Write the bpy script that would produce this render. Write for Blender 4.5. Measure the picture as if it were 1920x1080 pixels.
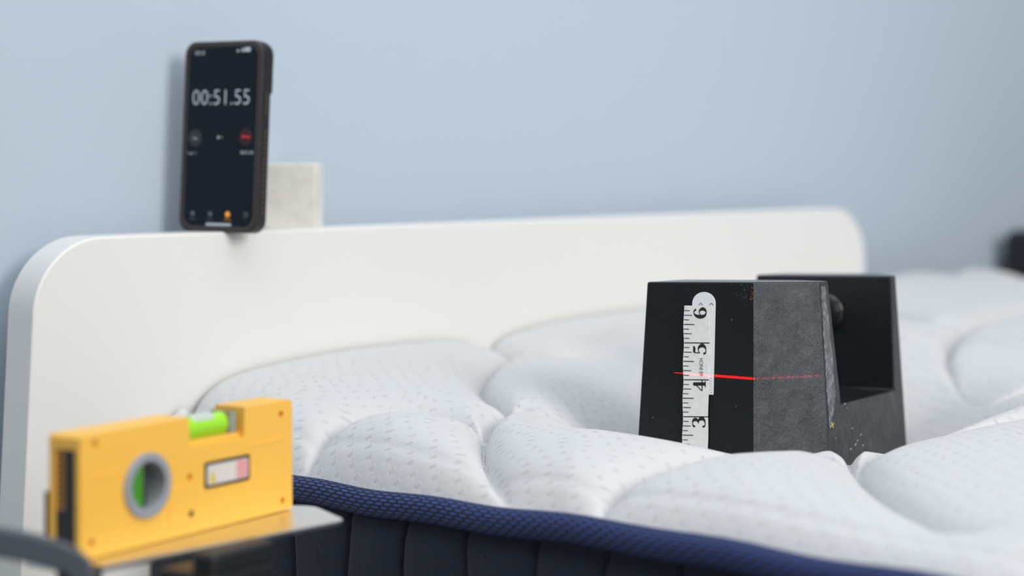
import bpy, bmesh, math, random
import numpy as np
from mathutils import Vector, Matrix
random.seed(4)
scene = bpy.context.scene
for o in list(bpy.data.objects): bpy.data.objects.remove(o)
COL = scene.collection

# ------------------------------------------------------------------ camera
EYE = 0.80            # eye height above the floor
F = 3400.0            # focal length in pixels of a 1920 px wide frame
HY = 320.0            # image row of the horizon
cam = bpy.data.cameras.new('camera')
cam.sensor_width = 36.0
cam.lens = F / 1920 * 36
cam.shift_y = -(540 - HY) / 1920
cam.clip_start = 0.05
cam.dof.use_dof = True
cam.dof.focus_distance = 1.235
cam.dof.aperture_fstop = 3.0
co = bpy.data.objects.new('camera', cam)
co.location = (0, 0, EYE)
co.rotation_euler = (math.pi / 2, 0, 0)
COL.objects.link(co)
scene.camera = co

# ------------------------------------------------------------------ light
scene.view_settings.view_transform = 'Standard'
scene.view_settings.look = 'None'
scene.view_settings.gamma = 1
scene.view_settings.use_curve_mapping = False
scene.view_settings.exposure = 0.03
w = bpy.data.worlds.new('world')
scene.world = w
w.use_nodes = True
bg = w.node_tree.nodes['Background']
bg.inputs[0].default_value = (0.86, 0.93, 1.0, 1)
bg.inputs[1].default_value = 0.30

def area(name, loc, target, size, power, color, size_y=None):
    l = bpy.data.lights.new(name, 'AREA')
    l.energy = power; l.color = color; l.size = size
    if size_y: l.shape = 'RECTANGLE'; l.size_y = size_y
    o = bpy.data.objects.new(name, l)
    o.location = loc
    o.rotation_euler = (Vector(target) - Vector(loc)).to_track_quat('-Z', 'Y').to_euler()
    COL.objects.link(o)
    return o
area('window_light', (2.15, -1.15, 2.1), (0.1, 1.4, 0.6), 1.15, 70, (1.0, 0.97, 0.925), 1.4)
area('overhead_fill', (0.35, 0.75, 2.6), (0.5, 1.5, 0.6), 2.0, 32, (0.95, 0.97, 1.0))  # added overhead fill for the wall and mattress slopes, not a room fixture

# ------------------------------------------------------------------ frames
ANG = math.atan2(0.7134, 0.7008)
UX = np.array([math.cos(ANG), math.sin(ANG)])      # along the headboard, away to the right
VX = np.array([-math.sin(ANG), math.cos(ANG)])     # into the wall
V0 = 1.1615                                         # headboard front plane
def W(x, y, d): return Vector(((x - 960) / F * d, d, EYE + (HY - y) / F * d))
def UV(u, v, z=0.0):
    return Vector((UX[0]*u + VX[0]*v, UX[1]*u + VX[1]*v, EYE + z))
def onplane(x, y, n, c):
    r = Vector(((x - 960) / F, 1.0, (HY - y) / F))
    n = Vector(n)
    t = (c - n.z * EYE) / (n.dot(r))
    p = r * t; p.z += EYE
    return p

# ------------------------------------------------------------------ helpers
def link(o, parent=None):
    COL.objects.link(o)
    if parent: o.parent = parent
    return o
def tag(o, label=None, cat=None, group=None, kind=None):
    if label: o['label'] = label
    if cat: o['category'] = cat
    if group: o['group'] = group
    if kind: o['kind'] = kind
    return o
def empty(name, loc=(0, 0, 0), rz=0):
    o = bpy.data.objects.new(name, None)
    o.location = loc; o.rotation_euler = (0, 0, rz)
    o.empty_display_size = 0.02
    return link(o)
def mesh(name, verts, faces, mat, parent=None, smooth=False, bevel=0, seg=3, local=True):
    me = bpy.data.meshes.new(name)
    me.from_pydata([tuple(v) for v in verts], [], faces)
    bm = bmesh.new(); bm.from_mesh(me)
    bmesh.ops.recalc_face_normals(bm, faces=bm.faces)
    bm.to_mesh(me); bm.free()
    return finish(name, me, mat, parent, smooth, bevel, seg)
def finish(name, me, mat, parent=None, smooth=False, bevel=0, seg=3):
    o = bpy.data.objects.new(name, me)
    for m in (mat if isinstance(mat, (list, tuple)) else [mat]): me.materials.append(m)
    if smooth or bevel: me.polygons.foreach_set('use_smooth', [True] * len(me.polygons))
    if bevel:
        b = o.modifiers.new('bevel', 'BEVEL'); b.width = bevel; b.segments = seg
        b.limit_method = 'ANGLE'; b.angle_limit = math.radians(32); b.harden_normals = True
    link(o, parent)
    return o
def inv(parent, pts):
    """world points -> the local frame of an (unparented) empty"""
    m = Matrix.Translation(parent.location) @ parent.rotation_euler.to_matrix().to_4x4()
    mi = m.inverted()
    return [mi @ Vector(p) for p in pts]
def prism(name, front, offset, mat, parent=None, bevel=0, smooth=False, seg=3):
    """closed prism: polygon `front` and its copy moved by `offset`"""
    n = len(front); off = Vector(offset)
    vs = [Vector(p) for p in front] + [Vector(p) + off for p in front]
    fs = [list(range(n)), list(range(2*n - 1, n - 1, -1))]
    fs += [[i, (i+1) % n, n + (i+1) % n, n + i] for i in range(n)]
    return mesh(name, vs, fs, mat, parent, smooth, bevel, seg)
def box(name, lo, hi, mat, parent=None, bevel=0, seg=3):
    x0, y0, z0 = lo; x1, y1, z1 = hi
    return prism(name, [(x0,y0,z0),(x1,y0,z0),(x1,y1,z0),(x0,y1,z0)], (0,0,z1-z0), mat, parent, bevel, seg=seg)
def rrect(w_, h, r, n=8, x0=0, z0=0):
    """rounded rectangle outline in (x, z)"""
    if not isinstance(r, (list, tuple)): r = [r]*4
    pts = []
    cs = [(x0+w_-r[0], z0+h-r[0], 0), (x0+r[1], z0+h-r[1], 90), (x0+r[2], z0+r[2], 180), (x0+w_-r[3], z0+r[3], 270)]
    for (cx, cz, a0), rr in zip(cs, r):
        for i in range(n + 1):
            a = math.radians(a0 + 90*i/n)
            pts.append((cx + rr*math.cos(a), cz + rr*math.sin(a)))
    return pts
def disc_pts(cx, cz, rx, rz=None, n=32):
    rz = rz or rx
    return [(cx + rx*math.cos(2*math.pi*i/n), cz + rz*math.sin(2*math.pi*i/n)) for i in range(n)]
def ring(name, cx, cz, r0, r1, y0, y1, mat, parent, n=40):
    """annular prism in the (x,z) plane between depths y0 and y1"""
    vs = []; fs = []
    for i in range(n):
        a = 2*math.pi*i/n; c, s = math.cos(a), math.sin(a)
        vs += [(cx+r0*c, y0, cz+r0*s), (cx+r1*c, y0, cz+r1*s), (cx+r1*c, y1, cz+r1*s), (cx+r0*c, y1, cz+r0*s)]
    for i in range(n):
        j = (i+1) % n
        for k in range(4):
            k2 = (k+1) % 4
            fs.append([4*i+k, 4*i+k2, 4*j+k2, 4*j+k])
    return mesh(name, vs, fs, mat, parent, bevel=0.0007, seg=2)
def cyl(name, p0, p1, r, mat, parent=None, n=28, bevel=0):
    p0 = Vector(p0); p1 = Vector(p1); d = (p1 - p0).normalized()
    a = d.orthogonal().normalized(); b = d.cross(a)
    fr = [p0 + r*(math.cos(2*math.pi*i/n)*a + math.sin(2*math.pi*i/n)*b) for i in range(n)]
    return prism(name, fr, p1 - p0, mat, parent, bevel, smooth=False)

# ------------------------------------------------------------------ materials
def mat(name, color, rough=0.5, metal=0, spec=0.5, **k):
    m = bpy.data.materials.new(name); m.use_nodes = True
    b = m.node_tree.nodes['Principled BSDF']
    b.inputs['Base Color'].default_value = (*color, 1)
    b.inputs['Roughness'].default_value = rough
    b.inputs['Metallic'].default_value = metal
    b.inputs['Specular IOR Level'].default_value = spec
    for kk, v in k.items(): b.inputs[kk.replace('_', ' ')].default_value = v
    return m
class N:
    def __init__(s, m): s.t = m.node_tree; s.b = s.t.nodes['Principled BSDF']
    def new(s, typ, **k):
        n = s.t.nodes.new(typ)
        for a, v in k.items(): setattr(n, a, v)
        return n
    def set(s, sock, v):
        if isinstance(v, (int, float, tuple)): sock.default_value = v
        else: s.t.links.new(v, sock)
    def math(s, op, a, b=0.0, c=0.0, clamp=False):
        n = s.new('ShaderNodeMath', operation=op, use_clamp=clamp)
        s.set(n.inputs[0], a); s.set(n.inputs[1], b); s.set(n.inputs[2], c)
        return n.outputs[0]
    def coord(s, which='Object'):
        tc = s.new('ShaderNodeTexCoord'); sx = s.new('ShaderNodeSeparateXYZ')
        s.t.links.new(tc.outputs[which], sx.inputs[0])
        return tc.outputs[which], sx.outputs
    def noise(s, vec, scale, detail=3, rough=0.5):
        n = s.new('ShaderNodeTexNoise')
        s.t.links.new(vec, n.inputs['Vector'])
        n.inputs['Scale'].default_value = scale; n.inputs['Detail'].default_value = detail
        n.inputs['Roughness'].default_value = rough
        return n.outputs['Fac']
    def scalevec(s, vec, sc):
        n = s.new('ShaderNodeVectorMath', operation='MULTIPLY')
        s.t.links.new(vec, n.inputs[0]); n.inputs[1].default_value = sc
        return n.outputs[0]
    def ramp(s, fac, stops):
        n = s.new('ShaderNodeValToRGB'); s.t.links.new(fac, n.inputs[0])
        e = n.color_ramp.elements
        while len(e) < len(stops): e.new(0.5)
        for el, (p, c) in zip(e, stops): el.position = p; el.color = (*c, 1)
        return n.outputs[0]
    def mix(s, fac, a, b):
        n = s.new('ShaderNodeMix', data_type='RGBA')
        s.set(n.inputs[0], fac)
        for i, v in ((6, a), (7, b)):
            if isinstance(v, tuple): n.inputs[i].default_value = (*v, 1)
            else: s.t.links.new(v, n.inputs[i])
        return n.outputs[2]
    def bump(s, h, dist, strength=1.0):
        n = s.new('ShaderNodeBump'); n.inputs['Strength'].default_value = strength
        n.inputs['Distance'].default_value = dist
        s.t.links.new(h, n.inputs['Height']); s.t.links.new(n.outputs[0], s.b.inputs['Normal'])
    def color(s, c): s.t.links.new(c, s.b.inputs['Base Color'])
    def rough(s, c): s.t.links.new(c, s.b.inputs['Roughness'])
def emit(name, color, strength):
    m = mat(name, (0, 0, 0), 0.4)
    m.node_tree.nodes['Principled BSDF'].inputs['Emission Color'].default_value = (*color, 1)
    m.node_tree.nodes['Principled BSDF'].inputs['Emission Strength'].default_value = strength
    return m

M_wall = mat('blue_wall_paint', (0.485, 0.565, 0.655), 0.85, spec=0.2)
n = N(M_wall); v, _ = n.coord(); n.bump(n.noise(v, 220, 4), 0.0003, 0.5)
M_floor = mat('floor_boards', (0.35, 0.33, 0.31), 0.5)
n = N(M_floor); v, _ = n.coord(); n.color(n.ramp(n.noise(n.scalevec(v, (1, 9, 1)), 6, 5), [(0.3, (0.28, 0.25, 0.22)), (0.7, (0.42, 0.38, 0.33))]))
M_head = mat('white_lacquer', (0.80, 0.795, 0.77), 0.42, spec=0.4)
n = N(M_head); v, _ = n.coord(); n.bump(n.noise(v, 60, 3), 0.0003, 0.3)
M_case = mat('black_case', (0.012, 0.012, 0.014), 0.45)
n = N(M_case); v, _ = n.coord(); n.bump(n.noise(v, 900, 2), 0.0001, 0.4)
M_caserim = mat('case_rim', (0.035, 0.031, 0.028), 0.38)
M_bronze = mat('bronze_dimple', (0.12, 0.085, 0.045), 0.4, 0.5)
M_screen = mat('dark_screen_glass', (0.004, 0.009, 0.016), 0.08, spec=0.2)
M_dig = emit('screen_white', (0.62, 0.70, 0.80), 0.55)
M_dim = emit('screen_grey', (0.16, 0.20, 0.24), 0.5)
M_dim2 = emit('screen_button_grey', (0.05, 0.06, 0.075), 0.3)
M_red = emit('screen_red', (0.9, 0.03, 0.04), 0.7)
M_dred = emit('screen_dark_red', (0.05, 0.004, 0.010), 0.35)
M_org = emit('screen_orange', (1.0, 0.42, 0.04), 0.8)
M_block = mat('pale_beige_block', (0.60, 0.58, 0.53), 0.8)
n = N(M_block); v, _ = n.coord(); n.color(n.ramp(n.noise(v, 70, 6, 0.65), [(0.28, (0.66, 0.64, 0.58)), (0.5, (0.77, 0.755, 0.70)), (0.72, (0.82, 0.80, 0.75))])); n.bump(n.noise(v, 300, 4), 0.0006, 0.5)
M_yel = mat('yellow_plastic', (1.0, 0.56, 0.085), 0.42, spec=0.45)
n = N(M_yel); v, _ = n.coord(); n.bump(n.noise(v, 500, 2), 0.0001, 0.4)
M_yel2 = mat('recess_amber_plastic', (0.60, 0.26, 0.03), 0.5)
M_greyring = mat('grey_plastic', (0.33, 0.35, 0.39), 0.4)
M_black = mat('black_plastic', (0.015, 0.016, 0.018), 0.42)
n = N(M_black); v, _ = n.coord(); n.bump(n.noise(v, 400, 2), 0.0001, 0.4)
M_dark = mat('dark_grey_inside', (0.06, 0.065, 0.055), 0.5)
M_green = mat('green_fluid', (0.36, 0.80, 0.03), 0.12, spec=0.6)
M_dgreen = mat('dark_green_fluid', (0.08, 0.33, 0.03), 0.15, spec=0.6)
M_bub = mat('bubble', (0.55, 0.62, 0.56), 0.1, spec=0.7)
M_clear = mat('clear_acrylic', (0.62, 0.70, 0.62), 0.08, Transmission_Weight=0.85, IOR=1.3)
M_steel = mat('brushed_steel', (0.74, 0.74, 0.73), 0.30, 1.0)
n = N(M_steel); v, _ = n.coord(); n.bump(n.noise(n.scalevec(v, (1, 14, 1)), 90, 3), 0.0002, 0.25)
M_barm = mat('blue_grey_metal', (0.085, 0.105, 0.13), 0.5, 0.3)
M_sticker = mat('sticker_white', (0.74, 0.68, 0.66), 0.5)
M_spink = mat('sticker_pink', (0.78, 0.36, 0.36), 0.5)
M_symb = mat('sticker_yellow', (0.70, 0.56, 0.05), 0.5)
M_ink = mat('black_ink', (0.008, 0.008, 0.009), 0.6)
M_tape = mat('ivory_tape', (0.8, 0.8, 0.76), 0.5)
n = N(M_tape); v, _ = n.coord(); n.color(n.ramp(n.noise(v, 260, 3), [(0.3, (0.76, 0.765, 0.73)), (0.7, (0.86, 0.855, 0.82))]))
M_tape2 = mat('white_tab', (0.80, 0.82, 0.84), 0.35)
M_mark = mat('blue_grey_print', (0.14, 0.17, 0.25), 0.6)
M_rust = mat('rust', (0.16, 0.065, 0.02), 0.8)
M_scr = mat('scratched_bare_metal', (0.42, 0.42, 0.42), 0.5)
M_ypaint = mat('yellow_paint_fleck', (0.75, 0.62, 0.10), 0.6)
M_furn = mat('black_lacquer', (0.01, 0.012, 0.015), 0.5)

# iron: smooth painted ends, rough painted sides
M_iron = mat('smooth_black_paint', (0.0095, 0.011, 0.0145), 0.40, spec=0.25)
n = N(M_iron); v, _ = n.coord()
n.rough(n.math('MULTIPLY_ADD', n.noise(v, 40, 4), 0.25, 0.28))
n.bump(n.noise(n.scalevec(v, (1, 1, 0.35)), 350, 4), 0.0003, 0.35)
M_iron2 = mat('rough_brushed_black_paint', (0.05, 0.052, 0.058), 0.38, spec=0.7)
n = N(M_iron2); v, _ = n.coord()
h1 = n.noise(n.scalevec(v, (1, 1, 0.22)), 330, 5, 0.65)
h2 = n.noise(v, 130, 6, 0.7)
vo = n.new('ShaderNodeTexVoronoi'); n.t.links.new(v, vo.inputs['Vector']); vo.inputs['Scale'].default_value = 420
pit = n.math('MULTIPLY', n.math('SUBTRACT', 0.35, vo.outputs['Distance'], clamp=True), n.math('GREATER_THAN', n.noise(v, 45, 2), 0.52))
n.bump(n.math('SUBTRACT', n.math('ADD', n.math('MULTIPLY', h1, 0.7), n.math('MULTIPLY', h2, 0.9)), n.math('MULTIPLY', pit, 0.7)), 0.0024, 0.9)
n.color(n.ramp(n.noise(v, 60, 8, 0.75), [(0.35, (0.026, 0.028, 0.035)), (0.62, (0.066, 0.070, 0.080)), (0.75, (0.12, 0.125, 0.135))]))
M_iron3 = mat('glossy_black_paint', (0.011, 0.012, 0.014), 0.26, spec=0.5)
n = N(M_iron3); v, _ = n.coord(); n.bump(n.noise(v, 120, 5), 0.0008, 0.4)

M_iron4 = mat('scuffed_black_paint', (0.03, 0.032, 0.036), 0.36, spec=0.45)
n = N(M_iron4); v, _ = n.coord()
n.bump(n.math('ADD', n.noise(v, 160, 6, 0.7), n.math('MULTIPLY', n.noise(n.scalevec(v, (1, 1, 0.3)), 300, 4), 0.5)), 0.0012, 0.7)
n.color(n.ramp(n.noise(v, 48, 7, 0.7), [(0.40, (0.010, 0.0115, 0.015)), (0.58, (0.026, 0.028, 0.034)), (0.72, (0.09, 0.095, 0.10))]))
# knitted white mattress cover
M_knit = mat('white_knit', (0.605, 0.615, 0.622), 0.9, spec=0.15, Sheen_Weight=0.25, Sheen_Roughness=0.5)
n = N(M_knit); v, s = n.coord('UV')
PU, PV = 0.0150, 0.0200
a = n.math('DIVIDE', s['X'], PU); b = n.math('DIVIDE', s['Y'], PV)
def lattice(a_, b_):
    fa = n.math('SUBTRACT', n.math('FRACT', a_), 0.5); fb = n.math('SUBTRACT', n.math('FRACT', b_), 0.5)
    r2 = n.math('ADD', n.math('MULTIPLY', n.math('MULTIPLY', fa, fa), 0.75), n.math('MULTIPLY', n.math('MULTIPLY', fb, fb), 1.35))
    wide = n.math('POWER', 2.718, n.math('MULTIPLY', r2, -26.0))
    core = n.math('POWER', 2.718, n.math('MULTIPLY', n.math('MULTIPLY', r2, r2), -3200.0))
    stripe = n.math('COSINE', n.math('MULTIPLY', fb, 92.0))
    return n.math('ADD', n.math('MULTIPLY', wide, -0.45), n.math('MULTIPLY', core, n.math('MULTIPLY_ADD', stripe, 0.38, 0.75)))
L1 = lattice(a, b); L2 = lattice(n.math('ADD', a, 0.5), n.math('ADD', b, 0.5))
d1 = n.math('ABSOLUTE', n.math('SINE', n.math('MULTIPLY', n.math('ADD', a, b), math.pi)))
d2 = n.math('ABSOLUTE', n.math('SINE', n.math('MULTIPLY', n.math('SUBTRACT', a, b), math.pi)))
dl = n.math('MULTIPLY', n.math('POWER', n.math('MINIMUM', d1, d2), 0.35), 0.28)
fine = n.math('MULTIPLY', n.math('SINE', n.math('MULTIPLY', s['Y'], 2*math.pi/0.0014)), 0.035)
hh = n.math('ADD', n.math('ADD', L1, L2), n.math('ADD', n.math('ADD', dl, fine), n.math('MULTIPLY', n.noise(v, 900, 2), 0.2)))
n.bump(hh, 0.0007, 0.75)
M_thread = mat('beige_seam_thread', (0.50, 0.47, 0.40), 0.9)
# navy spacer mesh piping (UV: metres along, metres around)
M_pipe = mat('navy_mesh_tape', (0.02, 0.03, 0.09), 0.55, spec=0.4)
n = N(M_pipe); v, s = n.coord('UV')
row = n.math('DIVIDE', s['Y'], 0.0023); ri = n.math('FLOOR', row)
aa = n.math('ADD', n.math('DIVIDE', s['X'], 0.0088), n.math('MULTIPLY', ri, 0.42))
fa = n.math('SUBTRACT', n.math('FRACT', aa), 0.5); fb = n.math('SUBTRACT', n.math('FRACT', row), 0.5)
r2 = n.math('ADD', n.math('MULTIPLY', n.math('MULTIPLY', fa, fa), 1.25), n.math('MULTIPLY', n.math('MULTIPLY', fb, fb), 1.5))
ov = n.math('MULTIPLY', n.math('SUBTRACT', 0.25, r2), 9.0, clamp=True)
n.color(n.mix(ov, (0.004, 0.006, 0.014), (0.036, 0.070, 0.27)))
n.bump(ov, 0.0008, 0.9)
# dark navy side fabric
M_side = mat('dark_navy_knit', (0.011, 0.018, 0.032), 0.85, spec=0.2, Sheen_Weight=0.12)
n = N(M_side); v, s = n.coord()
a = n.math('DIVIDE', s['Y'], 0.013); b = n.math('DIVIDE', s['Z'], 0.016)
ia = n.math('FLOOR', a)
bb = n.math('ADD', b, n.math('MULTIPLY', ia, 0.5))
fa = n.math('SUBTRACT', n.math('FRACT', a), 0.5); fb = n.math('SUBTRACT', n.math('FRACT', bb), 0.5)
r2 = n.math('ADD', n.math('MULTIPLY', fa, fa), n.math('MULTIPLY', fb, fb))
core = n.math('POWER', 2.718, n.math('MULTIPLY', r2, -60.0))
st = n.math('MULTIPLY', core, n.math('MULTIPLY_ADD', n.math('SINE', n.math('MULTIPLY', fa, 50.0)), 0.6, 0.2))
n.color(n.mix(core, (0.012, 0.019, 0.035), (0.006, 0.009, 0.016)))
n.bump(n.math('ADD', st, n.math('MULTIPLY', n.noise(v, 700, 3), 0.5)), 0.0008, 0.8)

# ------------------------------------------------------------------ structure
box('floor', (-3, -2.5, -0.05), (5, 5.5, 0), M_floor)
bpy.data.objects['floor']['kind'] = 'structure'
WALLV = V0 + 0.070
wl = prism('wall_back', [UV(-3.2, WALLV, -EYE), UV(4.6, WALLV, -EYE), UV(4.6, WALLV, 1.9), UV(-3.2, WALLV, 1.9)],
           (VX[0]*0.1, VX[1]*0.1, 0), M_wall)
wl['kind'] = 'structure'

# ------------------------------------------------------------------ headboard
U_L, U_R = 0.690, 1.757
HBT = 0.036
def hb():
    r = empty('headboard', UV(U_L, V0, -EYE), ANG)
    tag(r, 'white lacquered headboard with rounded corners against the blue wall', 'headboard')
    zt0, zt1 = EYE - 0.0490, EYE - 0.0425          # top height left / right
    L = U_R - U_L
    pts = []
    R = 0.058
    for i in range(15):
        a_ = math.radians(90 * i / 14); pts.append((L - R + R*math.cos(a_), zt1 - R + R*math.sin(a_)))
    for i in range(15):
        a_ = math.radians(90 + 90*i/14); pts.append((R + R*math.cos(a_), zt0 - R + R*math.sin(a_)))
    pts = [(x - max(0, zt0 - R - z)*0.06 - 0 if x < 0.3 else x, z) for x, z in pts]
    pts += [(-0.028, 0.14), (L + 0.004, 0.14)]
    o = prism('panel', [(x, 0, z) for x, z in pts], (0, HBT, 0), M_head, r, bevel=0.0022)
    for x0 in (0.12, L - 0.18):
        box('leg', (x0, 0.006, 0), (x0 + 0.06, HBT - 0.006, 0.14), M_head, r, bevel=0.002)
hb()

# ------------------------------------------------------------------ weight frame
AX = Vector((0.5, 0.866, 0)); BX = Vector((0.866, -0.5, 0))
CT = Vector((0.1653, 1.241, 0)); ZT = -0.0763
KT = 0.045                        # draft
TILT = -0.025                     # the top falls away along AX
H_W = 0.138
LF, CB, CA = 0.0808, 0.0310, 0.0444
LEN = CA + 0.1575 + 0.0143 + 0.040
def wpt(a_, b_, h):
    """weight point: a_ along the long axis from the front, b_ from the front right corner, h below the top"""
    p = CT + AX*a_ + BX*b_
    return Vector((p.x, p.y, EYE + ZT + TILT*a_ + 0.028*min(b_, 0) - h))
def plan(h):
    o_ = KT*h
    return [(-o_, -LF - o_), (-o_, 0 + o_*0.4), (CA - o_*0.4, CB + o_*1.4), (LEN - CA + o_*0.4, CB + o_*1.4), (LEN + o_, o_*0.4), (LEN + o_, -LF - o_)]

# ------------------------------------------------------------------ mattress
U_E, U_F = 0.792, 2.04
V_FAR, V_NEAR = V0 - 0.004, -0.75
def ztop(u, v=0.8): return -0.1965 + 0.036*(u - 0.85) + 0.034*(v - 0.8)
def px_uv(x, y, z=None, push=0.0):
    u = 0.9; vv = 0.8
    for _ in range(5):
        zz = ztop(u, vv) + (0 if z is None else z)
        d = -zz*F/(y - HY) + push
        X = (x - 960)/F*d
        u = X*UX[0] + d*UX[1]; vv = X*VX[0] + d*VX[1]
    return (u, vv)
def creases():
    C = []
    def line(p, sil=False):
        C.append([px_uv(x, y, (0.022 if sil else None), (0.024 if sil else 0)) for x, y in p])
    line([(340, 800), (360, 772), (386, 743), (420, 719)])
    line([(300, 850), (400, 832), (480, 815), (554, 800), (607, 781), (664, 769), (731, 765), (803, 767), (875, 777), (925, 792)], True)
    line([(975, 801), (961, 803), (923, 815), (906, 839), (906, 868), (918, 896), (947, 925), (985, 952)])
    line([(956, 700), (918, 721), (901, 743), (904, 762), (923, 781), (942, 798), (961, 803)])
    line([(835, 643), (845, 652), (868, 668), (905, 684), (955, 697), (1030, 705)])
    line([(1050, 975), (1071, 954), (1105, 920), (1153, 892), (1220, 872), (1300, 850), (1400, 842), (1500, 839), (1560, 846), (1594, 856)], True)
    line([(1594, 858), (1592, 883), (1609, 914), (1642, 957), (1690, 996), (1728, 1020), (1790, 1050)])
    line([(1594, 858), (1640, 832), (1700, 812), (1800, 793), (1920, 772), (2050, 750)], True)
    line([(2000, 610), (1920, 623), (1848, 639), (1797, 658), (1774, 685), (1779, 709), (1802, 736), (1839, 753), (1880, 756), (1960, 752)])
    line([(1640, 622), (1690, 632), (1733, 648), (1779, 646), (1797, 650)])
    line([(1600, 560), (1690, 562), (1800, 571), (1920, 578), (2000, 560)])
    line([(1750, 532), (1800, 541), (1850, 532), (1920, 526)])
    line([(1030, 705), (1100, 700), (1200, 690), (1300, 680), (1450, 640), (1600, 560)])
    C.append([(0.64, 0.52), (0.80, 0.40), (0.95, 0.30), (1.1, 0.35), (1.2, 0.3), (1.3, 0.1)])
    C.append([(0.80, 0.0), (1.0, 0.1), (1.1, 0.0), (1.2, -0.2), (1.4, -0.3)])
    C.append([(1.3, 0.1), (1.5, 0.25), (1.7, 0.2), (1.9, 0.3), (2.0, 0.4)])
    return C
CR = creases()
def segdist(U, V, pl):
    D = np.full(U.shape, 9.0)
    for (a0, b0), (a1, b1) in zip(pl[:-1], pl[1:]):
        du, dv = a1-a0, b1-b0; L2_ = du*du + dv*dv + 1e-12
        t = np.clip(((U-a0)*du + (V-b0)*dv)/L2_, 0, 1)
        D = np.minimum(D, np.hypot(U-(a0+t*du), V-(b0+t*dv)))
    return D
def smooth_poly(p, k=3):
    p = [np.array(q) for q in p]
    for _ in range(k):
        q = [p[0]]
        for a_, b_ in zip(p[:-1], p[1:]): q += [a_*0.75+b_*0.25, a_*0.25+b_*0.75]
        q.append(p[-1]); p = q
    return p
CRS = [smooth_poly(p, 2) for p in CR]
def edge_z(U, V): return np.interp(V, [0.3, 0.484, 0.564, 0.675, 0.845, 0.985, 1.2], [-0.2015, -0.2025, -0.204, -0.2045, -0.2100, -0.2135, -0.2145]) + 0.02*(U - U_E)
def mat_height(U, V):
    D = np.full(U.shape, 9.0)
    for pl in CRS: D = np.minimum(D, segdist(U, V, pl))
    z = ztop(U, V) + 0.015*(1 - np.exp(-D/0.0075)) + 0.016*(1 - np.exp(-D/0.042)) - 0.003*np.exp(-(D/0.0025)**2)
    # rolled borders
    e = np.minimum(U - U_E, U_F - U)
    # dip round the iron weight
    fp = [wpt(a_, b_, H_W) for a_, b_ in plan(H_W)]
    fuv = [(p.x*UX[0]+p.y*UX[1], p.x*VX[0]+p.y*VX[1]) for p in fp]
    inside = np.zeros(U.shape, bool)
    n_ = len(fuv)
    for i in range(n_):
        (x0, y0), (x1, y1) = fuv[i], fuv[(i+1) % n_]
        cond = ((y0 > V) != (y1 > V)) & (U < (x1-x0)*(V-y0)/(y1-y0+1e-12) + x0)
        inside ^= cond
    df = segdist(U, V, fuv + [fuv[0]]); df = np.where(inside, 0, df)
    cu = np.mean([p[0] for p in fuv]); cv = np.mean([p[1] for p in fuv])
    zb = ZT - H_W - 0.0015 + TILT*(( (U*UX[0]+V*VX[0]-CT.x)*AX.x + (U*UX[1]+V*VX[1]-CT.y)*AX.y ))
    lim = zb + 0.004*(df > 0) + 0.058*(1 - np.exp(-(df/0.080)**2)) + 0.25*np.clip(df - 0.16, 0, 1) 
    k = 0.004
    z = np.where(df > 0.2, z, -k*np.logaddexp(-z/k, -lim/k))
    z = np.where(inside, np.minimum(z, zb), z)
    # rolled borders run down into the piping
    ez = edge_z(U, V)
    z = z - 0.0022*np.exp(-((e - 0.017)/0.003)**2)
    z = ez + (z - ez)*(1 - np.exp(-np.clip(e, 0, 1)/0.017))
    return z
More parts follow.
